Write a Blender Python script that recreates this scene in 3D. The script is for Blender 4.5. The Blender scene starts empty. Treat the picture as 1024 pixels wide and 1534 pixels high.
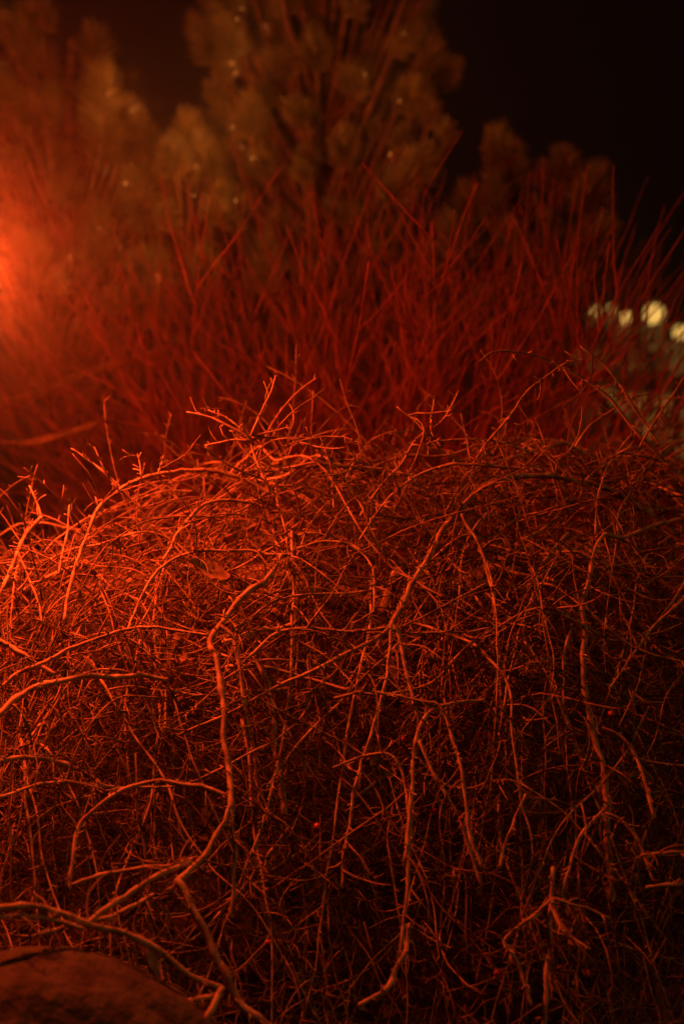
import bpy, math, random
import numpy as np
R = math.radians
rng = np.random.default_rng(11)
random.seed(5)
scene = bpy.context.scene
col = scene.collection

# ------------------------------------------------------------------ camera
CAM_Z, PITCH = 0.92, R(8.0)
FPX = 50.0 / 24.0 * 1024.0
cam_d = bpy.data.cameras.new('camera')
cam = bpy.data.objects.new('camera', cam_d); col.objects.link(cam)
cam.location = (0, 0, CAM_Z); cam.rotation_euler = (R(90) - PITCH, 0, 0)
cam_d.sensor_fit = 'HORIZONTAL'; cam_d.sensor_width = 24.0; cam_d.lens = 50.0
cam_d.clip_start = 0.05; cam_d.clip_end = 600
cam_d.dof.use_dof = True; cam_d.dof.focus_distance = 1.90; cam_d.dof.aperture_fstop = 2.9
scene.camera = cam

# ------------------------------------------------------------------ night sky
world = bpy.data.worlds.new('World'); scene.world = world; world.use_nodes = True
wn = world.node_tree; wn.nodes.clear()
sky_tex = wn.nodes.new('ShaderNodeTexSky'); sky_tex.sky_type = 'NISHITA'; sky_tex.sun_disc = False
SUN_EL, SUN_AZ = R(36), R(112)      # dim town light from high on the right
sky_tex.sun_elevation = SUN_EL; sky_tex.sun_rotation = SUN_AZ
bg1 = wn.nodes.new('ShaderNodeBackground'); bg1.inputs['Strength'].default_value = 0.000002
wn.links.new(sky_tex.outputs[0], bg1.inputs['Color'])
bg2 = wn.nodes.new('ShaderNodeBackground')          # even town glow on the night sky
bg2.inputs['Color'].default_value = (1.0, 0.42, 0.22, 1); bg2.inputs['Strength'].default_value = 0.0022
add = wn.nodes.new('ShaderNodeAddShader'); out = wn.nodes.new('ShaderNodeOutputWorld')
wn.links.new(bg1.outputs[0], add.inputs[0]); wn.links.new(bg2.outputs[0], add.inputs[1])
wn.links.new(add.outputs[0], out.inputs['Surface'])

sun_d = bpy.data.lights.new('sun', 'SUN'); sun_d.energy = 0.5; sun_d.angle = R(6); sun_d.color = (1.0, 0.34, 0.08)
sun = bpy.data.objects.new('sun', sun_d); col.objects.link(sun); sun.location = (0, 0, 30)
sun.rotation_euler = (R(90) - SUN_EL, 0, math.pi - SUN_AZ)

# ------------------------------------------------------------------ exposure
vs = scene.view_settings
vs.view_transform = 'Standard'; vs.look = 'None'; vs.exposure = 0.0; vs.gamma = 1.0; vs.use_curve_mapping = False
scene.render.engine = 'CYCLES'
cy = scene.cycles
cy.use_denoising = True; cy.max_bounces = 4; cy.diffuse_bounces = 2; cy.glossy_bounces = 2
cy.transparent_max_bounces = 8; cy.volume_bounces = 0; cy.sample_clamp_indirect = 4.0
cy.use_adaptive_sampling = True; cy.adaptive_threshold = 0.02

RED_LIGHT = (1.0, 0.072, 0.010); RED_POWER = 101.0
YEL_LIGHT = (1.0, 0.45, 0.10); YEL_POWER = 45.0
HAZE = 0.0080; HAZE_G = 0.935

# ------------------------------------------------------------------ helpers
def P(px, py, d):
    """pixel of the photograph + distance along the view axis -> world point"""
    a = (px - 512.0) / FPX; b = (py - 767.0) / FPX
    c, s = math.cos(PITCH), math.sin(PITCH)
    return np.array([a * d, d * (c - b * s), CAM_Z - d * (s + b * c)])

def nrm(v):
    return v / np.maximum(np.linalg.norm(v, axis=-1, keepdims=True), 1e-9)

def tag(o, label=None, cat=None, group=None, kind=None):
    if label: o['label'] = label
    if cat: o['category'] = cat
    if group: o['group'] = group
    if kind: o['kind'] = kind
    return o

def empty(name, loc):
    o = bpy.data.objects.new(name, None); col.objects.link(o); o.location = loc
    o.empty_display_size = 0.1
    return o

def link(name, me, parent=None):
    o = bpy.data.objects.new(name, me); col.objects.link(o)
    if parent is not None:
        o.parent = parent
        o.location = (-parent.location[0], -parent.location[1], -parent.location[2])
    return o

def raw_mesh(name, V, Q, mat, smooth=True, T=None):
    """V (n,3); Q (m,4) quads; T (k,3) triangles"""
    me = bpy.data.meshes.new(name)
    nq = 0 if Q is None else len(Q); nt = 0 if T is None else len(T)
    me.vertices.add(len(V)); me.vertices.foreach_set('co', np.asarray(V, np.float32).ravel())
    idx = []; starts = []; k = 0
    if nq: idx.append(np.asarray(Q, np.int32).ravel()); starts.append(np.arange(nq) * 4)
    if nt: idx.append(np.asarray(T, np.int32).ravel()); starts.append(nq * 4 + np.arange(nt) * 3)
    idx = np.concatenate(idx); starts = np.concatenate(starts).astype(np.int32)
    me.loops.add(len(idx)); me.loops.foreach_set('vertex_index', idx)
    me.polygons.add(nq + nt); me.polygons.foreach_set('loop_start', starts)
    me.update(calc_edges=True)
    me.polygons.foreach_set('use_smooth', np.full(nq + nt, smooth, bool))
    me.materials.append(mat)
    return me

def tube_arrays(C, Rad, sides, closed=True):
    """C (M,N,3) centre lines, Rad (M,N) radii -> verts, quads"""
    M, N, _ = C.shape
    if closed:                                   # rounded ends
        e0 = C[:, :1] - nrm(C[:, 1:2] - C[:, :1]) * Rad[:, :1, None] * .6
        e1 = C[:, -1:] + nrm(C[:, -1:] - C[:, -2:-1]) * Rad[:, -1:, None] * .8
        C = np.concatenate([e0, C, e1], 1)
        Rad = np.concatenate([Rad[:, :1] * .15, Rad, Rad[:, -1:] * .15], 1); N += 2
    T = np.empty_like(C)
    T[:, 1:-1] = C[:, 2:] - C[:, :-2]; T[:, 0] = C[:, 1] - C[:, 0]; T[:, -1] = C[:, -1] - C[:, -2]
    T = nrm(T)
    ref = np.eye(3)[np.argmin(np.abs(T).mean(1), axis=1)]
    n1 = nrm(np.cross(T, ref[:, None, :])); n2 = np.cross(T, n1)
    a = np.arange(sides) * 2 * math.pi / sides
    V = (C[:, :, None, :] + Rad[:, :, None, None] *
         (np.cos(a)[None, None, :, None] * n1[:, :, None, :] + np.sin(a)[None, None, :, None] * n2[:, :, None, :]))
    base = (np.arange(M) * N * sides)[:, None, None] + (np.arange(N - 1) * sides)[None, :, None]
    j = np.arange(sides)[None, None, :]; j2 = (j + 1) % sides
    Q = np.stack([base + j, base + j2, base + sides + j2, base + sides + j], -1).reshape(-1, 4)
    return V.reshape(-1, 3), Q

class Bag:
    def __init__(s): s.v = []; s.q = []; s.n = 0
    def add(s, V, Q):
        s.v.append(V); s.q.append(Q + s.n); s.n += len(V)
    def tubes(s, C, Rad, sides, closed=True):
        if len(C): s.add(*tube_arrays(np.asarray(C, float), np.asarray(Rad, float), sides, closed))
    def mesh(s, name, mat, smooth=True):
        return raw_mesh(name, np.concatenate(s.v), np.concatenate(s.q), mat, smooth)

def catmull(pts, step):
    pts = np.asarray(pts, float)
    p = np.vstack([2 * pts[0] - pts[1], pts, 2 * pts[-1] - pts[-2]])
    o = []
    for i in range(1, len(p) - 2):
        L = np.linalg.norm(p[i + 1] - p[i]); n = max(2, int(L / step))
        t = np.linspace(0, 1, n, endpoint=False)[:, None]
        o.append(.5 * ((2 * p[i]) + (p[i + 1] - p[i - 1]) * t + (2 * p[i - 1] - 5 * p[i] + 4 * p[i + 1] - p[i + 2]) * t ** 2
                       + (-p[i - 1] + 3 * p[i] - 3 * p[i + 1] + p[i + 2]) * t ** 3))
    o.append(pts[-1:])
    return np.vstack(o)

def smooth_noise(n, scale, amp, dim=3):
    m = max(3, int(n / scale) + 3)
    k = rng.normal(0, 1, (m, dim)); x = np.linspace(0, m - 1.001, n)
    i = x.astype(int); f = (x - i)[:, None]; f = f * f * (3 - 2 * f)
    return (k[i] * (1 - f) + k[np.minimum(i + 1, m - 1)] * f) * amp

def grow(P0, D0, L, n, jit, pull):
    """vectorised wandering twigs; L (M,), pull (3,) or (M,3) added to the heading each step"""
    M = len(P0); C = np.empty((M, n, 3)); C[:, 0] = P0; D = nrm(D0); st = (L / (n - 1))[:, None]
    for k in range(1, n):
        C[:, k] = C[:, k - 1] + D * st
        D = nrm(D + rng.normal(0, jit, (M, 3)) + pull)
    return C

def taper(M, n, r0, r1, lump=0.1):
    t = np.linspace(0, 1, n)[None, :]
    r0 = np.asarray(r0).reshape(-1, 1); r1 = np.asarray(r1).reshape(-1, 1)
    return np.maximum((r0 + (r1 - r0) * t) * (1 + rng.normal(0, lump, (M, n))), 2e-4)

def side_twigs(C, spacing, bias):
    """pick start points and headings along one centre line"""
    seg = np.linalg.norm(np.diff(C, axis=0), axis=1); s = np.concatenate([[0], np.cumsum(seg)])
    n = rng.poisson(s[-1] / spacing)
    if n == 0: return np.empty((0, 3)), np.empty((0, 3)), np.empty(0)
    u = np.sort(rng.uniform(.04, .99, n)) * s[-1]
    i = np.clip(np.searchsorted(s, u) - 1, 0, len(C) - 2)
    f = ((u - s[i]) / seg[i])[:, None]
    p = C[i] * (1 - f) + C[i + 1] * f; t = nrm(C[i + 1] - C[i])
    r = rng.normal(0, 1, (n, 3)) + bias; r -= (r * t).sum(1, keepdims=True) * t
    return p, nrm(.55 * t + .85 * nrm(r)), u / s[-1]

# ------------------------------------------------------------------ materials
def new_mat(name):
    m = bpy.data.materials.new(name); m.use_nodes = True
    nt = m.node_tree; return m, nt, nt.nodes['Principled BSDF']

def noise_mat(name, c1, c2, scale, rough=.75, bump=.3, bscale=None, c3=None, c3_at=.68, island=.0, spec=.3, dist=.001):
    m, nt, b = new_mat(name); N, Lk = nt.nodes, nt.links
    geo = N.new('ShaderNodeNewGeometry')
    no = N.new('ShaderNodeTexNoise'); no.inputs['Scale'].default_value = scale; no.inputs['Detail'].default_value = 5
    Lk.new(geo.outputs['Position'], no.inputs['Vector'])
    rp = N.new('ShaderNodeValToRGB'); rp.color_ramp.elements[0].position = .36; rp.color_ramp.elements[1].position = .62
    rp.color_ramp.elements[0].color = (*c1, 1); rp.color_ramp.elements[1].color = (*c2, 1)
    if c3:
        e = rp.color_ramp.elements.new(c3_at); e.color = (*c2, 1)
        e = rp.color_ramp.elements.new(min(1, c3_at + .06)); e.color = (*c3, 1)
    Lk.new(no.outputs['Fac'], rp.inputs['Fac'])
    colr = rp.outputs['Color']
    if island:
        mr = N.new('ShaderNodeMapRange'); mr.inputs['To Min'].default_value = 1 - island; mr.inputs['To Max'].default_value = 1 + island * .5
        Lk.new(geo.outputs['Random Per Island'], mr.inputs['Value'])
        vm = N.new('ShaderNodeVectorMath'); vm.operation = 'SCALE'
        Lk.new(colr, vm.inputs[0]); Lk.new(mr.outputs[0], vm.inputs['Scale']); colr = vm.outputs[0]
    Lk.new(colr, b.inputs['Base Color'])
    b.inputs['Roughness'].default_value = rough; b.inputs['Specular IOR Level'].default_value = spec
    if bump:
        n2 = N.new('ShaderNodeTexNoise'); n2.inputs['Scale'].default_value = bscale or scale * 3; n2.inputs['Detail'].default_value = 4
        Lk.new(geo.outputs['Position'], n2.inputs['Vector'])
        bp = N.new('ShaderNodeBump'); bp.inputs['Strength'].default_value = bump; bp.inputs['Distance'].default_value = dist
        Lk.new(n2.outputs['Fac'], bp.inputs['Height']); Lk.new(bp.outputs[0], b.inputs['Normal'])
    return m

M_BARK = noise_mat('shrub_bark', (.13, .08, .05), (.36, .25, .16), 60, .72, .6, 400, (.42, .38, .20), .72, .35, .35)
M_TWIG = noise_mat('twig_bark', (.06, .036, .024), (.21, .135, .085), 45, .7, .0, None, None, .7, .5, .35)
M_DOG = noise_mat('dogwood_bark', (.075, .017, .013), (.23, .052, .034), 25, .5, .0, None, None, .7, .35, .4)
M_PBARK = noise_mat('pine_bark', (.07, .045, .03), (.17, .11, .07), 40, .85, .7, 120, None, .7, 0, .2, .004)
M_NEEDLE = noise_mat('pine_needles', (.12, .12, .042), (.25, .24, .08), 12, .36, .0, None, None, .7, .5, .6)
M_SOIL = noise_mat('soil', (.022, .016, .011), (.06, .042, .028), 18, .9, .8, 70, None, .7, 0, .2, .01)
M_LITTER = noise_mat('leaf_litter', (.08, .045, .025), (.2, .12, .065), 30, .8, .0, None, None, .7, .5, .2)
M_LEAF = noise_mat('dry_leaf', (.11, .06, .033), (.22, .13, .07), 45, .65, .4, 160, None, .7, 0, .35)
M_ROCK = noise_mat('boulder_stone', (.010, .009, .007), (.042, .037, .028), 26, .85, 1.0, 75, (.035, .04, .016), .60, 0, .25, .006)
M_PATH = noise_mat('path_gravel', (.20, .16, .11), (.34, .27, .18), 22, .85, .5, 90, None, .7, 0, .2, .006)
M_KERB = noise_mat('kerb_stone', (.2, .18, .15), (.32, .29, .24), 18, .85, .4, 80, None, .7, 0, .2, .004)
M_BERRY = noise_mat('berry_skin', (.22, .02, .014), (.38, .04, .02), 80, .4, .0, None, None, .7, 0, .5)
M_GRASS = noise_mat('dry_grass', (.10, .09, .035), (.28, .23, .10), 20, .7, .0, None, None, .7, .5, .25)
M_METAL = noise_mat('lamp_metal', (.015, .015, .015), (.03, .03, .03), 30, .45, .1, 90)

def glow_mat(name, colour, strength, through=.9):
    m = bpy.data.materials.new(name); m.use_nodes = True; nt = m.node_tree; nt.nodes.clear()
    e = nt.nodes.new('ShaderNodeEmission'); e.inputs['Color'].default_value = (*colour, 1); e.inputs['Strength'].default_value = strength
    t = nt.nodes.new('ShaderNodeBsdfTransparent'); t.inputs['Color'].default_value = (through,) * 3 + (1,)
    a = nt.nodes.new('ShaderNodeAddShader'); o = nt.nodes.new('ShaderNodeOutputMaterial')
    nt.links.new(e.outputs[0], a.inputs[0]); nt.links.new(t.outputs[0], a.inputs[1]); nt.links.new(a.outputs[0], o.inputs['Surface'])
    m.cycles.emission_sampling = 'NONE'
    return m
M_RED_GLOBE = glow_mat('red_lamp_glass', (1, .10, .02), 6.0)
M_YEL_GLOBE = glow_mat('path_lamp_glass', (1, .56, .12), .55)
M_YEL_DRUM = glow_mat('path_lamp_drum', (1, .50, .11), .035, .8)
M_GLINT = glow_mat('amber_glint', (1, .30, .055), .6, .2)  # emission of the added needle glints

# ------------------------------------------------------------------ ground
def grid(name, x0, x1, y0, y1, nx, ny, fz, mat):
    X, Y = np.meshgrid(np.linspace(x0, x1, nx), np.linspace(y0, y1, ny)); Z = fz(X, Y)
    i = (np.arange(ny - 1)[:, None] * nx + np.arange(nx - 1)[None, :]).ravel()
    return raw_mesh(name, np.stack([X, Y, Z], -1).reshape(-1, 3), np.stack([i, i + 1, i + 1 + nx, i + nx], -1), mat)
G = 150
def edges(lo, hi, n, e):
    return np.concatenate([[-e], np.linspace(lo, hi, n), [e]])
gx, gy = edges(-3, 5, 130, G), edges(.3, 8, 130, G)
X, Y = np.meshgrid(gx, gy)
inner = (np.abs(X) < 4) & (Y > .35) & (Y < 7.5)
Z = np.where(inner, .012 * np.sin(7 * X + 1.3 * np.sin(5 * Y)) * np.cos(6 * Y + X) + .006 * rng.normal(0, 1, X.shape), 0)
Z = np.where((X > 1.0) & (Y > 4.2), 0, Z)
nx = len(gx); i = (np.arange(len(gy) - 1)[:, None] * nx + np.arange(nx - 1)[None, :]).ravel()
ground = link('ground', raw_mesh('ground', np.stack([X, Y, Z], -1).reshape(-1, 3), np.stack([i, i + 1, i + 1 + nx, i + nx], -1), M_SOIL))
tag(ground, kind='structure')

# path on the right, with kerbs
A0, A1 = np.array([2.05, 4.2]), np.array([7.2, 44.0])
u = (A1 - A0) / np.linalg.norm(A1 - A0); w = np.array([u[1], -u[0]])
def strip(name, o0, o1, z0, z1, mat, n=60):
    t = np.linspace(0, 1, n)[:, None]; c = A0 + (A1 - A0) * t
    l, r = c + w * o0, c + w * o1
    V = []; 
    for a, z in ((l, z0), (l, z1), (r, z1), (r, z0)):
        V.append(np.c_[a, np.full(n, z)])
    V = np.stack(V, 1).reshape(-1, 3)
    Q = []
    for k in range(n - 1):
        for j in range(3):
            Q.append((k * 4 + j, k * 4 + j + 1, k * 4 + 5 + j, k * 4 + 4 + j))
    return raw_mesh(name, V, np.array(Q), mat, False)
path = link('path', strip('path', -.62, 2.2, -.05, .03, M_PATH)); tag(path, kind='structure')
kerb = link('kerb', strip('kerb', -.74, -.62, -.05, .11, M_KERB)); tag(kerb, kind='structure')

# ------------------------------------------------------------------ lathe
def lathe(prof, sides=24):
    prof = np.asarray(prof, float); n = len(prof); a = np.arange(sides) * 2 * math.pi / sides
    V = np.stack([prof[:, None, 0] * np.cos(a), prof[:, None, 0] * np.sin(a), np.repeat(prof[:, 1:], sides, 1)], -1).reshape(-1, 3)
    b = (np.arange(n - 1) * sides)[:, None]; j = np.arange(sides)[None, :]; j2 = (j + 1) % sides
    return V, np.stack([b + j, b + j2, b + sides + j2, b + sides + j], -1).reshape(-1, 4)
def lathe_mesh(name, prof, mat, sides=24):
    V, Q = lathe(prof, sides); return raw_mesh(name, V, Q, mat)

def globe_profile(r, zc, n=18):
    t = np.linspace(-math.pi / 2 * .86, math.pi / 2, n)
    return [(max(1e-4, r * math.cos(q)), zc + r * math.sin(q)) for q in t]

def lamp_parts(h, r):
    """meshes of a path lamp: bright bulb at height h over a dimmer frosted drum"""
    d0, d1 = h - .30, h - .055
    return [('base', lathe_mesh('lamp_base', [(.001, 0), (.09, 0), (.09, .02), (.05, .035), (.035, .06)], M_METAL)),
            ('post', lathe_mesh('lamp_post', [(.032, .02), (.032, d0 - .02)], M_METAL)),
            ('collar', lathe_mesh('lamp_collar', [(.032, d0 - .04), (.07, d0 - .03), (.09, d0), (.06, d0 + .004)], M_METAL)),
            ('drum', lathe_mesh('lamp_drum', [(.05, d0), (.075, d0 + .06), (.10, d0 + .14), (.115, d1 - .03), (.05, d1)], M_YEL_DRUM)),
            ('globe', lathe_mesh('lamp_globe', globe_profile(r, h), M_YEL_GLOBE))]

def place_lamp(name, meshes, loc, h, colour, power, rad, label, group=None, down=False):
    e = empty(name, loc)
    for nm, me in meshes:
        o = bpy.data.objects.new(nm, me); col.objects.link(o); o.parent = e
    ld = bpy.data.lights.new(name + '_light', 'SPOT' if down else 'POINT'); ld.color = colour; ld.energy = power; ld.shadow_soft_size = rad
    if down: ld.spot_size = R(140); ld.spot_blend = .6
    lo = bpy.data.objects.new(name + '_light', ld); col.objects.link(lo); lo.parent = e; lo.location = (0, 0, h)
    tag(e, label, 'lamp', group)
    return e

def hook_lamp_parts(h, r, glass):
    """globe hung from a shepherd's-crook post; the globe is on the local z axis"""
    C = catmull([(-.26, 0, 0), (-.26, 0, h * .6), (-.26, 0, h + .12), (-.22, 0, h + .24), (-.13, 0, h + .29), (-.03, 0, h + .24), (0, 0, h + .15), (0, 0, h + r + .03)], .02)
    b = Bag(); b.tubes(C[None], np.full((1, len(C)), .009), 10)
    V, Q = lathe([(.001, 0), (.07, 0), (.07, .02), (.04, .035), (.009, .05)]); V = V + np.array([-.26, 0, 0])
    return [('post', b.mesh('lamp_post', M_METAL)), ('base', raw_mesh('lamp_base', V, Q, M_METAL)),
            ('cap', lathe_mesh('lamp_cap', [(.001, h + r + .035), (.012, h + r + .03), (.022, h + r * .98), (.026, h + r * .88)], M_METAL)),
            ('globe', lathe_mesh('lamp_globe', [(a_, 2 * h - z_) for a_, z_ in globe_profile(r, h)][::-1], glass))]

# red garden lamp just outside the left edge
RL = P(-78, 392, 1.88)
place_lamp('garden_lamp', hook_lamp_parts(RL[2], .05, M_RED_GLOBE), (RL[0], RL[1], 0), RL[2], RED_LIGHT, RED_POWER, .045,
           'glowing red globe lamp hung from a hooked post beside the weeping shrub')
# row of yellow path lamps
ords = ['first and nearest to the shrubs', 'second from the shrubs', 'third from the shrubs', 'fourth from the shrubs', 'fifth and farthest from the shrubs']
for k, (px, d, sc) in enumerate([(1019, 9.8, .93), (979, 12.4, 1.0), (936, 14.5, .98), (915, 24.0, 1.05), (888, 30.0, 1.12)]):
    q = P(px, 480, d)
    e = place_lamp('path_lamp', lamp_parts([.84, .90, .88, .93, .86][k], [.05, .085, .06, .05, .09][k]), (q[0], q[1], 0), .86, YEL_LIGHT, YEL_POWER, .10,
                   'pale yellow globe lamp beside the path, ' + ords[k], 'globe lamps along the path', True)
    e.scale = (sc, sc, sc)

# ------------------------------------------------------------------ weeping shrub
MX = np.array([-1.5, -.95, -.55, -.45, -.28, -.12, .05, .2, .33, .5, .8, 1.3])
MH = np.array([.25, .44, .53, .565, .665, .70, .69, .70, .72, .70, .62, .3])
MY = np.array([1.40, 1.52, 1.56, 1.61, 1.71, 1.81, 1.88, 1.95, 2.05, 2.25, 2.5, 2.7, 2.85])
MP = np.array([0, .02, .14, .26, .45, .66, .76, .87, .97, 1.0, .93, .6, 0])
ph = rng.uniform(0, 6.28, 6)
def ztop(x, y):
    h = np.interp(x, MX, MH)
    yy = y + .035 * np.sin(9 * x + ph[0]) + .02 * np.sin(21 * x + ph[1])
    return h * np.interp(yy, MY, MP) + (.02 * np.sin(13 * x + 9 * y + ph[2]) + .014 * np.sin(31 * x - 17 * y + ph[3])) * np.interp(yy, MY, MP)

SB = (0.12, 2.3, 0.0)
shrub = empty('weeping_shrub', SB)
tag(shrub, 'bare weeping shrub with a dense mound of arching brown twigs and a few berries', 'shrub')

DY = [480, 700, 800, 900, 1000, 1100, 1200, 1300, 1400, 1534]
DD = [2.00, 2.00, 1.97, 1.905, 1.845, 1.80, 1.755, 1.715, 1.68, 1.64]
def dsurf(y): return float(np.interp(y, DY, DD))

TR = []   # traced branches: points, radius at the first and at the last point in px, depth offset at both ends
def tr(pts, r0, r1, o0=0., o1=0.): TR.append((pts, r0, r1, o0, o1))
tr([(718,541),(740,526),(775,527),(800,532),(840,550),(875,570),(905,590),(930,618),(955,648),(985,680),(1010,705),(1060,750)],1.6,5,-.03,.05)
tr([(877,537),(845,545),(815,565),(785,592),(760,625),(735,658),(708,694)],1.5,2.8,-.02,0)
tr([(869,518),(895,540),(915,560),(940,598),(960,628),(985,660)],1.6,3,.0,.04)
tr([(1040,545),(1024,570),(1000,600),(975,640),(955,675)],2,3)
tr([(585,940),(605,900),(635,845),(665,795),(700,750),(740,722),(780,712),(830,712),(880,722),(920,738),(960,762),(1010,800)],5.2,8.5,-.03,.12)
tr([(585,940),(560,958),(520,978),(490,995),(450,1012),(420,1025),(380,1050),(330,1075),(270,1100)],4.5,2.2,-.03,0)
tr([(585,940),(583,980),(575,1030),(560,1080),(545,1130),(530,1190),(518,1260),(512,1330)],3.8,2.2,-.03,-.01)
tr([(588,938),(599,955),(607,1000),(617,1040),(624,1090),(620,1150),(617,1210),(612,1300),(606,1380),(600,1430)],4,3,-.03,-.02)
tr([(538,808),(560,775),(590,740),(620,712),(660,697),(705,695),(760,700),(810,702)],2,3.4)
tr([(905,800),(893,820),(880,870),(873,910),(873,960),(875,1010),(880,1060),(892,1100),(904,1150),(908,1215),(911,1280),(914,1350)],4,8,-.03,0)
tr([(905,800),(930,805),(960,795),(990,785),(1040,776)],4.2,4.5,-.03,.02)
tr([(892,800),(894,750),(902,720),(922,680),(947,650)],2.8,1.6,-.02,0)
tr([(691,770),(712,810),(727,850),(740,900),(743,950),(748,1000),(755,1060),(762,1110)],3,6.5,-.02,.03)
tr([(500,1046),(540,1039),(590,1043),(635,1051),(657,1056),(672,1085),(683,1120),(692,1155),(697,1200),(706,1250),(722,1300)],2.5,3.5,-.03,-.04)
tr([(655,1056),(632,1080),(622,1110),(618,1160),(616,1210),(606,1290)],3.6,3.6,-.03,-.04)
tr([(660,1058),(700,1050),(730,1055),(748,1085)],3.6,2.2,-.03,0)
tr([(628,1110),(645,1150),(665,1190),(690,1230),(705,1270),(722,1330)],3.4,3,-.04,-.02)
tr([(500,1150),(545,1133),(580,1130),(600,1147),(609,1180),(612,1220)],2.2,3.4,-.03,-.03)
tr([(348,1215),(344,1180),(340,1140),(335,1080),(330,1020),(325,985),(315,965),(330,935),(355,905),(375,885),(395,873)],6.2,7.2,-.06,-.01)
tr([(395,873),(410,852),(421,832)],5.5,4,-.01,.02)
tr([(330,937),(345,950),(353,975),(362,1015),(367,1060),(374,1110)],4,2.6,-.03,-.02)
tr([(378,980),(395,1010),(405,1050),(413,1110),(420,1160),(426,1220)],5,8,.02,.05)
tr([(312,952),(270,945),(230,940),(195,942),(150,955),(100,975),(50,1000),(-10,1036)],3,4,-.05,-.03)
tr([(-15,1080),(15,1055),(45,1032),(80,1022),(120,1015),(170,1012),(215,1012),(250,1019)],7.5,5,-.06,.02)
tr([(20,1056),(40,1085),(48,1115)],3.6,2,-.05,-.02)
tr([(-10,955),(25,972),(50,990),(80,1010)],5.5,5,-.02,0)
tr([(96,930),(105,880),(118,830),(145,770),(175,735),(215,715),(250,707),(285,704),(330,707),(370,720),(405,738)],3.4,4.6,-.03,.06)
tr([(177,733),(160,712),(135,690),(107,672)],2.8,2,-.01,-.03)
tr([(211,716),(210,697),(206,680)],2.3,1.8); tr([(238,708),(241,697),(245,682)],2.2,1.6)
tr([(-8,905),(20,842),(40,802),(62,775)],4,4.5,-.02,.0); tr([(62,775),(54,750),(44,728)],2.8,1.8)
tr([(28,830),(45,870),(58,905),(63,935)],3,2.2,-.02,0); tr([(88,860),(100,800),(104,757)],3,2)
tr([(245,838),(265,800),(290,770),(320,753),(355,750),(400,760)],3,3.6,-.01,.08)
tr([(188,950),(220,880),(255,840),(295,825),(340,824),(375,825),(440,832)],2.6,3.6,-.03,.03)
tr([(404,738),(385,690),(372,655),(345,640),(310,625),(280,617)],3.6,2)
tr([(372,655),(350,632),(312,614)],2.4,1.7); tr([(376,652),(395,610),(405,588),(413,563)],2.6,1.7,0,-.03)
tr([(378,652),(410,645),(440,637)],2.6,1.6); tr([(378,655),(430,655),(470,668),(500,690)],2.6,2,0,.05); tr([(372,660),(340,660),(306,667)],2.2,1.5)
tr([(445,822),(480,812),(520,813),(545,830),(558,860),(560,915)],3,2.2,0,-.03)
tr([(362,996),(385,972),(414,952),(449,942),(514,945),(550,943),(585,940)],2.8,3.2,-.03,-.03)
tr([(335,962),(370,952),(400,945),(440,935),(480,930)],6,5,.03,.06)
tr([(550,948),(620,949),(690,946),(735,940)],2.3,1.8,-.02,-.02)
tr([(105,1335),(108,1290),(118,1240),(150,1205),(190,1183),(230,1173),(270,1175),(310,1183),(348,1196)],3.2,5,-.05,-.05)
tr([(-10,1198),(40,1180),(90,1173),(140,1177),(185,1181)],3,3,-.04,.02); tr([(-10,1142),(50,1135),(100,1145),(150,1172)],4.5,4,-.02,.02)
tr([(346,1205),(330,1245),(305,1285),(285,1302),(255,1335)],5.6,5,-.06,-.1); tr([(346,1208),(350,1260),(350,1310),(345,1375)],4,3.4,-.06,-.06)
tr([(265,1318),(285,1350),(300,1385),(318,1420),(335,1450),(347,1487),(372,1512),(410,1545)],7,9.5,-.1,-.1)
tr([(332,1482),(315,1510),(298,1545)],6,5,-.12,-.14); tr([(332,1490),(290,1500),(240,1515),(200,1538)],5,3.4,-.12,-.14)
tr([(-10,1360),(50,1362),(100,1372),(150,1390),(190,1400),(240,1425),(290,1465),(335,1482)],6.5,5,-.2,-.1)
tr([(-10,1374),(40,1374),(80,1379),(125,1392)],4.6,3.6,-.2,-.17); tr([(120,1392),(180,1350),(230,1315),(285,1292)],4.6,4.6,-.16,-.08)
tr([(108,1326),(170,1305),(220,1300),(255,1298),(295,1284)],3.6,3.2,-.08,-.07); tr([(60,1400),(110,1385),(170,1372),(230,1340)],3.4,3,-.18,-.1)
tr([(908,1210),(870,1250),(855,1290),(838,1345)],3.6,3,-.03,-.04); tr([(906,1218),(930,1230),(955,1260),(978,1320)],3.6,2.6,-.03,-.03)
tr([(826,1348),(800,1370),(765,1395),(755,1412),(775,1440),(795,1505)],3.6,3,-.05,-.05); tr([(826,1348),(840,1390),(882,1422)],4,3,-.05,-.07)
tr([(826,1346),(870,1358),(912,1376)],3,2.4,-.05,-.05); tr([(828,1300),(824,1345),(821,1400),(818,1460),(814,1540)],3.4,4.4,-.04,-.05)
tr([(960,1282),(1000,1278),(1040,1280)],3.4,3.4,-.08,-.08); tr([(968,1330),(1000,1326),(1040,1325)],3.4,3.8,-.08,-.08)
tr([(538,1506),(580,1480),(600,1440),(613,1385)],4.2,3.4,-.06,-.04); tr([(787,1190),(770,1230),(755,1270),(748,1300)],2.6,3,-.03,-.03)
tr([(540,772),(565,735),(599,695),(627,655),(662,630),(675,610),(687,585)],3,1.7,.03,-.02)
tr([(650,598),(646,640),(641,680)],1.7,2.2); tr([(594,609),(620,630),(642,652)],1.7,2.2); tr([(690,618),(697,655),(705,690)],1.7,2.2)
tr([(645,662),(700,657),(740,662),(790,676)],2.2,2.6); tr([(783,640),(820,680),(850,713)],2,3); tr([(972,588),(940,600),(905,620),(880,640),(862,668)],2,2.8,.08,.05)
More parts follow.
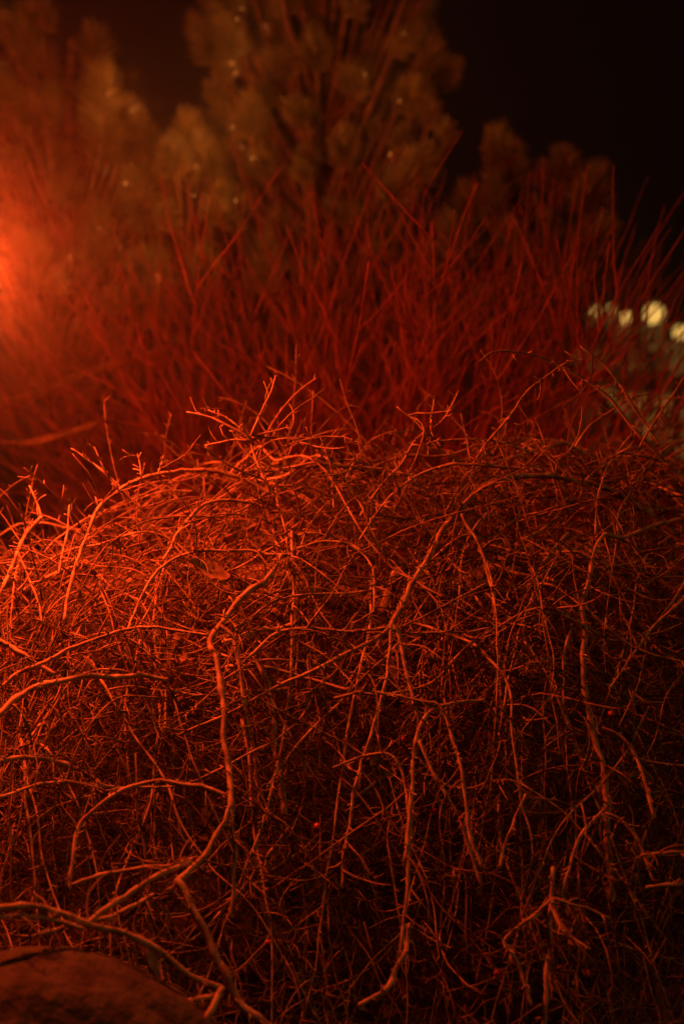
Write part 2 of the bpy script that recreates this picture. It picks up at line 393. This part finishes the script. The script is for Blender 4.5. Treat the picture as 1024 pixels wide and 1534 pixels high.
tr([(886,862),(850,840),(815,820),(780,805)],1.8,2.6); tr([(912,1032),(952,975),(987,930),(1030,893)],2,2.8,-.04,0); tr([(857,935),(845,980),(844,1050)],2.8,2.2,-.02,-.02)
tr([(902,1090),(937,1110),(962,1160),(979,1225)],2.6,3.6,-.02,-.03); tr([(729,874),(687,895),(655,912)],2.8,1.8,-.02,-.03)
tr([(600,960),(560,1000),(500,1060),(440,1120),(400,1180)],2.4,1.8,.02,0); tr([(480,655),(495,700),(500,760)],1.7,2.5,0,.03)
tr([(520,700),(480,692),(430,700),(395,712)],2.4,3,.02,.05); tr([(620,712),(560,700),(500,698)],2.6,2,.03,.03)

lines = []                 # centre lines of all larger branches, for side twigs
bag_f = Bag()              # fine twigs
px_m = lambda d: d / FPX
nb = 0
for pts, r0, r1, o0, o1 in TR:
    n = len(pts); w3 = []
    for k, (x, y) in enumerate(pts):
        t = k / (n - 1)
        w3.append(P(x, y, dsurf(y) + o0 * (1 - t) + o1 * t))
    C = catmull(w3, .006)
    m = len(C); env = np.minimum(1, np.minimum(np.arange(m), np.arange(m)[::-1]) / 4.)[:, None]
    wob = min(1, (r0 + r1) / 9)
    C = C + smooth_noise(m, 7, .0015 * wob) * env + smooth_noise(m, 2.2, .0005 * wob) * env
    rad = np.interp(np.linspace(0, 1, m), [0, 1], [r0, r1]); rad = np.where(rad > 4.5, 4.5 + (rad - 4.5) * .75, rad) * px_m(1.85) * .74
    rad = rad * (1 + smooth_noise(m, 2.5, .10, 1)[:, 0] + (rng.random(m) < .14) * .30)
    b = Bag(); b.tubes(C[None], rad[None], 8)
    # spurs and buds sitting on the branch belong to it
    p, d, _ = side_twigs(C, .011, np.array([0, -.2, .3]))
    if len(p):
        L = rng.lognormal(math.log(.007), .5, len(p)); S = grow(p, d, L, 3, .25, 0)
        b.tubes(S, taper(len(p), 3, .0011, .0008), 4)
    o = link('branch', b.mesh('branch', M_BARK), shrub); nb += 1
    lines.append((C, rad, 1.0))

# weeping strands that follow the mound
def strand(k, lift, lo, hi, L, rmin, rmax, x=None, y=None):
    x = rng.uniform(-.95, .95) if x is None else x
    y = rng.uniform(1.72, 2.45) if y is None else y
    a = rng.normal(0, .95); a = np.clip(a, -2.0, 2.0) - math.pi / 2
    n = int(L / .02); P_ = []; w1 = rng.normal(0, .05); s = 0
    for q in range(n):
        z = k * ztop(x, y); t = q / n
        P_.append((x, y, max(.012, z + lift * math.sin(math.pi * min(1, t * 1.15)))))
        a += w1 + rng.normal(0, .06); w1 = w1 * .9 + rng.normal(0, .009)
        dx, dy = math.cos(a), math.sin(a)
        sl = k * (ztop(x + dx * .012, y + dy * .012) - ztop(x, y)) / .012
        h = .02 / math.sqrt(1 + sl * sl); x += dx * h; y += dy * h
        if y < 1.53 or y > 2.8 or abs(x) > 1.15: break
    if len(P_) < 6: return None
    C = catmull(np.array(P_)[::2], .010); m = len(C)
    C = C + smooth_noise(m, 8, .0028) + smooth_noise(m, 2.5, .0007)
    r0 = rng.uniform(rmin, rmax); rad = np.linspace(r0, max(.0009, r0 * .4), m) * (1 + smooth_noise(m, 3, .06, 1)[:, 0])
    return C, rad
made = 0
while made < 205:
    r = strand(rng.uniform(.76, .97), rng.uniform(0, .075), 0, 0, rng.uniform(.35, .9), .0012, .0027)
    if r is None: continue
    C, rad = r
    b = Bag(); b.tubes(C[None], rad[None], 6)
    p, d, _ = side_twigs(C, .022, np.array([0, -.2, .3]))
    if len(p): b.tubes(grow(p, d, rng.uniform(.004, .010, len(p)), 3, .25, 0), taper(len(p), 3, .0010, .0007), 4)
    link('branch', b.mesh('branch', M_BARK), shrub); lines.append((C, rad, 1.0)); made += 1
spur_p, spur_d = [], []
for _ in range(900):
    r = strand(rng.uniform(.35, .97), rng.uniform(-.01, .05), 0, 0, rng.uniform(.3, .8), .0007, .0017)
    if r is None: continue
    C, rad = r; bag_f.tubes(C[None], rad[None], 4); lines.append((C, rad, .8))
    p, d, _u = side_twigs(C, .016, np.array([0, -.1, .1])); spur_p.append(p); spur_d.append(d)

p = np.concatenate(spur_p); d = np.concatenate(spur_d)
bag_f.tubes(grow(p, d, rng.uniform(.003, .010, len(p)), 3, .2, 0), taper(len(p), 3, .0008, .0006), 3, False)
# side twigs, then their own twiglets
def add_twigs(src, spacing, lmed, lsig, n, sides, r, jit, pull, bias):
    p_, d_, = [], []
    for C in src:
        p, d, _ = side_twigs(C, spacing, bias)
        p_.append(p); d_.append(d)
    p = np.concatenate(p_); d = np.concatenate(d_); L = np.clip(rng.lognormal(math.log(lmed), lsig, len(p)), .006, .2)
    C = grow(p, d, L, n, jit, pull + rng.normal(0, .11, (len(p), 3))); C[:, :, 2] = np.maximum(C[:, :, 2], .008)
    f = np.clip(L / lmed, .6, 1.5) * r
    bag_f.tubes(C, taper(len(p), n, f, f * .55, .12), sides)
    return C
bias = np.array([0, -.1, .05])
tw1 = add_twigs([l[0] for l in lines], .046, .045, .6, 8, 4, .00095, .085, np.array([0, 0, -.05]), bias)
tw2 = add_twigs(list(tw1), .022, .010, .5, 4, 3, .0007, .12, np.array([0, 0, -.02]), bias)
print('twigs', len(tw1), len(tw2))
# crooked short twigs filling the inside of the mound
N = 2400
x = rng.uniform(-1.0, 1.0, N); y = rng.uniform(1.55, 2.6, N); k = rng.uniform(.15, .90, N) ** .8
p = np.stack([x, y, np.maximum(.02, k * ztop(x, y))], 1)
C = grow(p, rng.normal(0, .7, (N, 3)) + np.array([0, -.3, -.55]), rng.uniform(.04, .13, N), 6, .10, rng.normal(0, .09, (N, 3)) + np.array([0, 0, -.03]))
C[:, :, 2] = np.maximum(C[:, :, 2], .008)
bag_f.tubes(C, taper(N, 6, rng.uniform(.0008, .0017, N), .0006), 4)
# upright wands above the crest
N = 250
x = rng.uniform(-.75, .75, N); y = rng.uniform(1.92, 2.45, N); p = np.stack([x, y, ztop(x, y) * .93], 1)
d = rng.normal(0, 1, (N, 3)) * [.8, .5, .3] + [0, 0, 1.0]
C = grow(p, d, rng.lognormal(math.log(.105), .45, N), 10, .045, rng.normal(0, .05, (N, 3)) + np.array([0, 0, -.075]))
bag_f.tubes(C, taper(N, 10, .0015, .0008), 5)
C2 = add_twigs(list(C), .02, .007, .4, 3, 3, .0009, .1, np.array([0, 0, 0.]), np.array([0, 0, .2]))
ft = link('fine_twigs', bag_f.mesh('fine_twigs', M_TWIG), shrub); ft['kind'] = 'stuff'

# stout limbs and trunk inside
def limb(name, pts, r0, r1, mat, parent, sides=10, step=.02, wig=.003):
    C = catmull(pts, step); m = len(C); C = C + smooth_noise(m, 5, wig)
    rad = np.linspace(r0, r1, m) * (1 + smooth_noise(m, 3, .05, 1)[:, 0])
    b = Bag(); b.tubes(C[None], rad[None], sides); return link(name, b.mesh(name, mat), parent)
limb('trunk', [(.12, 2.3, -.05), (.13, 2.29, .2), (.10, 2.26, .38), (.12, 2.25, .5)], .034, .022, M_BARK, shrub)
for q in ([(.12, 2.25, .45), (.3, 2.2, .54), (.46, 2.08, .54), (.52, 1.96, .46)], [(.1, 2.26, .4), (-.08, 2.2, .5), (-.2, 2.08, .5), (-.25, 1.95, .43)],
          [(.12, 2.26, .48), (.1, 2.1, .55), (.06, 1.98, .5)], [(.1, 2.28, .44), (-.2, 2.3, .5), (-.5, 2.28, .44), (-.72, 2.2, .3)],
          [(.13, 2.28, .46), (.4, 2.32, .52), (.75, 2.3, .40)]):
    limb('branch', q, .015, .008, M_BARK, shrub)
# bits of dead leaf caught between the twigs
N = 420
x = rng.uniform(-.7, .7, N); y = rng.uniform(1.6, 2.3, N); c0 = np.stack([x, y, np.maximum(.03, rng.uniform(.5, .93, N) * ztop(x, y))], 1)
e1 = rng.normal(0, 1, (N, 3)); e1 = nrm(e1) * rng.uniform(.003, .011, N)[:, None]; e2 = np.cross(nrm(e1), nrm(rng.normal(0, 1, (N, 3)))) * rng.uniform(.002, .006, N)[:, None]
V = np.stack([c0 - e1, c0 - e2 + e1 * .2, c0 + e1, c0 + e2 + e1 * .1], 1).reshape(-1, 3)
db = link('leaf_scraps', raw_mesh('leaf_scraps', V, np.arange(4 * N).reshape(-1, 4), M_LEAF, False)); tag(db, 'scraps of dead leaf caught between the twigs of the mound', 'leaf scraps', kind='stuff')
# red berries
bp_ = Bag(); V, Q = lathe([(.0003, -.0045), (.003, -.0042), (.0046, -.001), (.0045, .002), (.003, .0043), (.0014, .0046), (.001, .0058), (.0002, .0058)], 12)
berry_me = raw_mesh('berry', V, Q, M_BERRY)
for (x, y) in [(605, 1108), (650, 1216), (848, 1033), (915, 1070), (744, 1459), (878, 1458), (475, 1238), (402, 1412)]:
    o = bpy.data.objects.new('berry', berry_me); col.objects.link(o); o.parent = shrub
    q = P(x, y, dsurf(y) - .012) - np.array(SB); o.location = q; o.rotation_euler = (rng.uniform(0, 3), rng.uniform(0, 3), 0)
    s = rng.uniform(.65, .95); o.scale = (s, s, s * 1.08)

# dry leaves caught in the twigs
def leaf_mesh(L, W, curl, seed):
    r = np.random.default_rng(seed); nu, nv = 15, 9; V = []
    for i in range(nu):
        t = i / (nu - 1); wd = W * math.sin(math.pi * min(1, t * .97 + .015)) ** .75 * (1 - .25 * t)
        wd *= 1 + .10 * math.sin(t * 34)
        for j in range(nv):
            s = (j / (nv - 1) - .5) * 2
            V.append((s * wd, (t - .5) * L, curl * (s * s * W * .9 + (t - .5) ** 2 * L * .9) + .0012 * math.sin(9 * s + 14 * t) - .0012 * (abs(s) < .1) + r.normal(0, .0004)))
    V = np.array(V); n = len(V); nn = V.copy(); nn[:, 2] -= .0006
    i = (np.arange(nu - 1)[:, None] * nv + np.arange(nv - 1)[None, :]).ravel()
    Q = np.stack([i, i + 1, i + 1 + nv, i + nv], -1)
    b = Bag(); b.add(V, Q); b.add(nn, Q[:, ::-1])
    C = catmull([(0, L * .5, curl * L * .22), (.002, L * .66, curl * L * .3), (.004, L * .8, curl * L * .3)], .003)
    b.tubes(C[None], np.full((1, len(C)), .0008), 5)
    return b.mesh('dry_leaf', M_LEAF)
lv = [leaf_mesh(.058, .020, .25, 1), leaf_mesh(.040, .014, .35, 2), leaf_mesh(.026, .009, .45, 3)]
LF = [(312, 856, 0, (.5, -.45, 1.5), -.005, 'broad dry leaf lying flat in the bright left top of the weeping shrub'),
      (570, 1150, 1, (.8, -.6, .9), .010, 'dry leaf hanging behind forked stems low in the weeping shrub'),
      (225, 1446, 1, (1.0, .2, 1.2), -.1, 'small dry leaf caught on twigs above the boulder'),
      (268, 985, 2, (.8, -.3, .4), .02, None), (415, 925, 2, (1, .5, 2.2), .03, None), (185, 1000, 2, (.6, .2, 2.8), .02, None),
      (465, 885, 2, (.7, .3, .9), .03, None), (715, 1080, 2, (.9, .1, 2), .03, None), (95, 1010, 2, (1.1, .3, .6), .02, None), (640, 985, 2, (.8, 0, 1.7), .03, None)]
for x, y, kk, rot, off, lab in LF:
    o = link('dry_leaf', lv[kk]); o.location = P(x, y, dsurf(y) + off); o.rotation_euler = rot
    if lab: tag(o, lab, 'leaf')
    else: tag(o, 'small curled dry leaf caught deep among the twigs of the mound', 'leaf', 'curled leaves caught in the mound')

# ------------------------------------------------------------------ litter and grass
N = 5200
x = rng.uniform(-1.2, 1.4, N); y = rng.uniform(1.25, 4.0, N); z = rng.uniform(.008, .022, N)
a = rng.uniform(0, 6.28, N); L = rng.uniform(.008, .026, N); Wd = L * rng.uniform(.2, .55, N)
e1 = np.stack([np.cos(a), np.sin(a), rng.normal(0, .3, N)], 1) * L[:, None]; e2 = np.stack([-np.sin(a), np.cos(a), rng.normal(0, .4, N)], 1) * Wd[:, None]
p = np.stack([x, y, z], 1); up = np.array([0, 0, .004])
V = np.stack([p - e1, p - e2 * .9 + up, p + e1, p + e2 * .9 + up], 1).reshape(-1, 3)
lit = link('leaf_litter', raw_mesh('leaf_litter', V, np.arange(4 * N).reshape(-1, 4), M_LITTER, False))
tag(lit, 'dark fallen leaf litter spread over the soil under the shrubs', 'leaf litter', kind='stuff')
N = 900
c = rng.uniform(0, 1, (N, 2)); x = .30 + .6 * c[:, 0]; y = 1.45 + .3 * c[:, 1]
C = grow(np.stack([x, y, np.zeros(N)], 1), rng.normal(0, .35, (N, 3)) + [0, 0, 1], rng.uniform(.06, .22, N), 7, .08, np.array([0, -.02, -.09]))
b = Bag(); b.tubes(C, taper(N, 7, .0009, .0003), 3)
N = 700
x = rng.uniform(-1.5, -.55, N); y = rng.uniform(3.2, 4.6, N)
C = grow(np.stack([x, y, np.zeros(N)], 1), rng.normal(0, .35, (N, 3)) + [0, 0, 1], rng.uniform(.1, .3, N), 7, .08, np.array([0, -.02, -.08]))
b.tubes(C, taper(N, 7, .0016, .0005), 3)
gr = link('dry_grass', b.mesh('dry_grass', M_GRASS)); tag(gr, 'sparse dry grass blades at the foot of the shrubs', 'grass', kind='stuff')

# ------------------------------------------------------------------ boulder
def boulder():
    nu, nv = 72, 44; V = []
    for i in range(nv):
        th = math.pi * i / (nv - 1)
        for j in range(nu):
            a = 2 * math.pi * j / nu; V.append((math.sin(th) * math.cos(a), math.sin(th) * math.sin(a), math.cos(th)))
    V = np.array(V); n = np.sign(V) * np.abs(V) ** .85
    f = 1 + .05 * np.sin(3.1 * V[:, 0] + 2 * V[:, 1] + 1) + .04 * np.sin(5 * V[:, 1] - 4 * V[:, 2]) + .018 * np.sin(11 * V[:, 0] + 7 * V[:, 2]) + .012 * np.sin(17 * V[:, 1] + 13 * V[:, 0]) + rng.normal(0, .004, len(V))
    n = n * f[:, None] * np.array([.25, .18, .20])
    i = (np.arange(nv - 1)[:, None] * nu); j = np.arange(nu)[None, :]; j2 = (j + 1) % nu
    Q = np.stack([i + j, i + nu + j, i + nu + j2, i + j2], -1).reshape(-1, 4)
    return raw_mesh('boulder', n, Q, M_ROCK)
q = P(15, 1468, 1.47)
bo = link('boulder', boulder()); bo.location = (q[0], q[1], q[2] - .195); bo.rotation_euler = (0, R(9), .4)
tag(bo, 'rounded mossy grey boulder lying under the twigs of the weeping shrub', 'boulder')

# ------------------------------------------------------------------ red-stemmed dogwood
DB = P(560, 700, 3.1); DB = np.array([DB[0], DB[1], 0.])
dog = empty('dogwood_shrub', tuple(DB))
tag(dog, 'bare dogwood shrub with a fan of straight red stems behind the weeping shrub', 'shrub')
for k in range(290):
    az = rng.uniform(0, 2 * math.pi); ln = min(1.25, abs(rng.normal(0, .62)) + .05)
    if k % 4: az = rng.choice([0, math.pi]) + rng.normal(0, .5); ln = rng.uniform(.08, 1.12)
    if math.cos(az) < 0: ln = min(ln, .98); az = -az if math.sin(az) < 0 else az
    base = DB + np.array([rng.normal(0, .15), rng.normal(0, .08), -.02])
    d = np.array([math.sin(ln) * math.cos(az), .75 * math.sin(ln) * math.sin(az), math.cos(ln)])
    Ls = rng.uniform(.88, 1.26) * (1 if ln < .35 else 1.08); n = 22
    C = grow(base[None], d[None], np.array([Ls]), n, .055, np.array([0, 0, .010]))
    r0 = rng.uniform(.0018, .0034)
    b = Bag(); b.tubes(C, np.linspace(r0, .0007, n)[None], 6)
    p, dd, uu = side_twigs(C[0], .085, np.array([0, 0, .3])); ok = (uu > .25) & (uu < .85); p, dd, uu = p[ok], dd[ok], uu[ok]
    if len(p):
        dd = nrm(nrm(C[0][-1] - C[0][0])[None] * .8 + dd * 1.0)
        S = grow(p, dd, np.minimum(rng.uniform(.08, .34, len(p)), (1.08 - uu) * Ls), 10, .06, np.array([0, 0, .02]))
        b.tubes(S, taper(len(p), 10, .0017, .0007, .03), 5)
    link('stem', b.mesh('stem', M_DOG), dog)
N = 520                                          # the many thin shoots between the stems
az = rng.uniform(0, 2 * math.pi, N); ln = rng.uniform(.05, 1.1, N); far = rng.random(N) < .6
az = np.where(far, np.where(rng.random(N) < .55, 0, math.pi) + rng.normal(0, .5, N), az)
d = np.stack([np.sin(ln) * np.cos(az), .75 * np.sin(ln) * np.sin(az), np.cos(ln)], 1)
d[:, 1] = np.where(d[:, 0] < 0, np.abs(d[:, 1]), d[:, 1])
p = DB + np.stack([rng.normal(0, .16, N), rng.normal(0, .08, N), np.full(N, -.01)], 1) + d * rng.uniform(.1, .5, (N, 1))
d2 = nrm(d + rng.normal(0, .22, (N, 3)))
S = grow(p, d2, rng.uniform(.4, .8, N), 16, .055, np.array([0, 0, .010])); b = Bag(); b.tubes(S, taper(N, 16, .0018, .0007, .03), 5)
q_, r_ = [], []
for c in S:
    a_, b_, _u = side_twigs(c, .09, np.array([0, 0, .2])); q_.append(a_); r_.append(nrm(b_ + nrm(c[-1] - c[0]) * .5))
q_ = np.concatenate(q_); r_ = np.concatenate(r_)
b.tubes(grow(q_, r_, rng.uniform(.05, .2, len(q_)), 7, .07, np.array([0, 0, .015])), taper(len(q_), 7, .0012, .0006, .03), 4)
fs = link('fine_shoots', b.mesh('fine_shoots', M_DOG), dog); fs['kind'] = 'stuff'

# ------------------------------------------------------------------ pines
def shoot_mesh(seed, L=.13, nl=.058, count=420):
    r = np.random.default_rng(seed)
    t = r.uniform(.0, 1, count) ** .85; a = r.uniform(0, 6.28, count)
    bend = r.normal(0, .02, 2)
    ax = np.stack([bend[0] * t * t, bend[1] * t * t, L * t], 1)
    tilt = np.where(t > .8, r.uniform(.1, .9, count), r.uniform(.55, 1.4, count))
    d = np.stack([np.sin(tilt) * np.cos(a), np.sin(tilt) * np.sin(a), np.cos(tilt)], 1)
    C = np.empty((count, 4, 3)); C[:, 0] = ax; ln = nl * r.uniform(.75, 1.15, count)[:, None] / 3
    for k in range(1, 4):
        C[:, k] = C[:, k - 1] + d * ln; d = nrm(d + r.normal(0, .05, d.shape) + np.array([0, 0, .10]))
    rad = np.tile(np.array([.0012, .0014, .0012, .0005]), (count, 1))
    b = Bag(); b.tubes(C, rad, 3, False)
    s = np.linspace(0, 1, 8); A = np.stack([bend[0] * s * s, bend[1] * s * s, L * s], 1)
    b.tubes(A[None], np.linspace(.0045, .0035, 8)[None], 6)
    return b.mesh('shoot', M_NEEDLE)
SH = [shoot_mesh(100 + k, L=[.05, .07, .09, .06, .11][k], nl=[.062, .064, .060, .056, .062][k], count=[200, 230, 250, 220, 280][k]) for k in range(5)]

from mathutils import Vector
def in_poly(x, y, poly):
    c = False; j = len(poly) - 1
    for i in range(len(poly)):
        xi, yi = poly[i]; xj, yj = poly[j]
        if (yi > y) != (yj > y) and x < (xj - xi) * (y - yi) / (yj - yi) + xi: c = not c
        j = i
    return c
PK = .84
def pine(label, base, top, tips, poly, count, d0, d1, spread):
    e = empty('pine_tree', (base[0], base[1], 0)); tag(e, label, 'pine')
    base = np.array([base[0], base[1], -.05]); top = np.array(top); mid = (base + top) / 2 + np.array([.04, .02, 0])
    limb('trunk', [base, mid, top], .045, .012, M_PBARK, e, 12, .05, .006)
    pts = [(P(x, y + 30, d * PK), np.array([lean, -.15, 1.])) for x, y, d, lean in tips]
    xs = [q[0] for q in poly]; ys = [q[1] for q in poly]; k = 0; placed = []
    tries = 0
    while k < count and tries < 20000:
        tries += 1
        x, y = rng.uniform(min(xs), max(xs)), rng.uniform(min(ys), max(ys))
        if not in_poly(x, y, poly): continue
        q = P(x, y, rng.uniform(d0, d1) * PK)
        if q[2] < .15 or any(np.sum((q - o) ** 2) < .115 ** 2 for o in placed): continue
        placed.append(q); out_ = (q - mid) * np.array([1, 1, 0]); k += 1
        pts.append((q, nrm(out_) * rng.uniform(.15, .75) * spread + rng.normal(0, .22, 3) + np.array([0, -.12, .95])))
    for q, dr in pts:
        s = rng.uniform(.6, 1.25); dr = nrm(dr)
        o = bpy.data.objects.new('shoot', SH[rng.integers(5)]); col.objects.link(o); o.parent = e
        L = .07 * s; b0 = q - dr * L
        o.location = b0 - np.array([e.location[0], e.location[1], 0])
        o.rotation_mode = 'QUATERNION'; o.rotation_quaternion = Vector((0, 0, 1)).rotation_difference(Vector(dr)); o.scale = (s, s, s)
        hz = np.linalg.norm((b0 - base)[:2]); zt = np.clip(b0[2] - .25 - hz * .55, .12, top[2] * .95)
        t = zt / top[2]; tp = base * (1 - t) + top * t; tp[2] = zt
        m1 = tp * .45 + b0 * .55 + np.array([0, 0, -.10 * hz - .02])
        limb('branch', [tp, m1, b0, b0 + dr * .03], .011, .0045, M_PBARK, e, 6, .05, .004)
    return e
pine('tall dense pine with long needles rising behind the dogwood', P(475, 767, 4.75 * PK)[:2], P(480, -120, 4.75 * PK),
     [(305, 30, 4.6, -.5), (320, 100, 4.6, -.5), (335, 60, 4.6, -.3), (330, 150, 4.6, -.4), (350, 200, 4.6, -.3), (345, 260, 4.5, -.2), (290, 5, 4.7, -.4),
      (660, 60, 4.6, .6), (672, 75, 4.6, .5), (650, 20, 4.6, .5), (630, 120, 4.6, .4), (645, 140, 4.5, .3), (600, 170, 4.5, .3), (672, 160, 4.4, .25), (640, 205, 4.4, .9), (620, 225, 4.4, .8), (600, 240, 4.4, .6)],
     [(295, -90), (330, 90), (345, 200), (335, 330), (350, 430), (620, 430), (610, 260), (580, 190), (640, 110), (650, 30), (650, -90)], 125, 4.45, 5.05, 1.1)
pine('pine with upright finger-like shoots beside the red lamp', P(70, 767, 4.7 * PK)[:2], P(100, 60, 4.7 * PK),
     [(145, 48, 4.6, 0), (143, 75, 4.65, 0), (148, 105, 4.6, .05), (145, 135, 4.6, 0), (150, 165, 4.6, 0), (150, 195, 4.6, 0), (185, 135, 4.5, .4), (200, 155, 4.5, .5), (185, 175, 4.5, .3),
      (215, 205, 4.5, .1), (225, 225, 4.5, .1), (30, 70, 4.6, -.1), (20, 110, 4.6, -.1), (45, 130, 4.5, .1), (75, 115, 4.6, .1), (60, 60, 4.7, 0), (40, -10, 4.6, .3), (75, -12, 4.6, .5), (10, 5, 4.6, 0)],
     [(-60, -60), (30, 0), (40, 90), (110, 150), (130, 120), (165, 130), (190, 180), (225, 240), (240, 300), (250, 450), (-60, 450)], 85, 4.35, 4.95, .8)
pine('low pine with short pale-tipped shoots between the two larger pines', P(282, 767, 4.6 * PK)[:2], P(284, 260, 4.6 * PK),
     [(283, 170, 4.45, 0), (275, 190, 4.5, -.1), (292, 195, 4.45, .1), (282, 225, 4.4, 0), (305, 215, 4.5, .2)],
     [(255, 215), (310, 215), (330, 300), (335, 440), (235, 440), (240, 260)], 20, 4.3, 4.7, .4)
pine('low broad pine with rounded tufts behind the right of the dogwood', P(800, 767, 4.6 * PK)[:2], P(800, 300, 4.6 * PK),
     [(758, 182, 4.4, 0), (748, 205, 4.45, -.1), (765, 215, 4.45, 0), (835, 212, 4.4, -.1), (850, 220, 4.4, .1), (822, 225, 4.45, -.2), (885, 240, 4.4, .2), (900, 255, 4.4, .3), (878, 262, 4.4, 0),
      (735, 250, 4.4, -.1), (700, 270, 4.45, -.2), (905, 290, 4.5, .3)],
     [(680, 330), (740, 300), (800, 325), (860, 300), (895, 330), (905, 400), (880, 480), (640, 480), (640, 380)], 36, 4.35, 4.8, .9)
# bare low limbs of the left pine sweeping over the ground
lp = [o for o in col.objects if o.name.startswith('pine_tree.001')][0]
limb('branch', [P(-160, 665, 3.9), P(-60, 625, 3.6), P(0, 604, 3.45), P(60, 588, 3.35), P(130, 560, 3.3), P(200, 538, 3.3), P(265, 512, 3.3)], .019, .009, M_PBARK, lp)
limb('branch', [P(-120, 630, 3.6), P(-40, 655, 3.2), P(0, 664, 3.0), P(45, 666, 2.9), P(90, 655, 2.9), P(140, 638, 2.9)], .013, .007, M_PBARK, lp)

# added glowing beads for glints on the needles; their point lights brighten the pines
glint_me = lathe_mesh('needle_glint', [(.0002, -.0042), (.0026, -.0036), (.0042, -.001), (.0042, .0012), (.003, .0034), (.0018, .0040), (.0018, .0075), (.0002, .0076)], M_GLINT, 12)
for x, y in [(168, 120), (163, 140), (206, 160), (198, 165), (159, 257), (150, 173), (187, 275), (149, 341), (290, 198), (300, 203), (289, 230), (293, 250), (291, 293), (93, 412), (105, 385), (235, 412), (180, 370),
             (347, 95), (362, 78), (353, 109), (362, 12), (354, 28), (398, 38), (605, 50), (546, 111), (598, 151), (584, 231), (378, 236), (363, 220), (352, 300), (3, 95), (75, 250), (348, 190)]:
    o = link('needle_glint', glint_me); o.location = P(x, y, 3.52); s = rng.uniform(.35, .75); o.scale = (s, s, s); o.rotation_euler = (rng.uniform(0, 3), 0, 0)
    ld = bpy.data.lights.new('pine_fill', 'POINT'); ld.energy = .30 * s; ld.color = (1.0, .25, .04); ld.shadow_soft_size = .012  # added fill lamp that lifts the dark pine crowns
    lo = bpy.data.objects.new('pine_fill', ld); col.objects.link(lo); lo.parent = o; lo.location = (0, 0, 0)
    tag(o, 'tiny added glowing bead standing in for an amber glint on the pine needles', 'light', 'added amber glints in the pines')

# ------------------------------------------------------------------ haze
hm = bpy.data.materials.new('haze_air'); hm.use_nodes = True; nt = hm.node_tree; nt.nodes.clear()
pv = nt.nodes.new('ShaderNodeVolumePrincipled'); pv.inputs['Color'].default_value = (.9, .9, .9, 1)
pv.inputs['Density'].default_value = HAZE; pv.inputs['Anisotropy'].default_value = HAZE_G
ho = nt.nodes.new('ShaderNodeOutputMaterial'); nt.links.new(pv.outputs[0], ho.inputs['Volume'])
e = 155.; V = np.array([(sx * e, sy * e, z) for z in (-1.0, 3.2) for sy in (-1, 1) for sx in (-1, 1)])
Q = np.array([(0, 2, 3, 1), (4, 5, 7, 6), (0, 1, 5, 4), (2, 6, 7, 3), (0, 4, 6, 2), (1, 3, 7, 5)])
hz = link('haze', raw_mesh('haze', V, Q, hm, False)); tag(hz, 'thin night haze hanging over the whole garden', 'haze', kind='stuff')
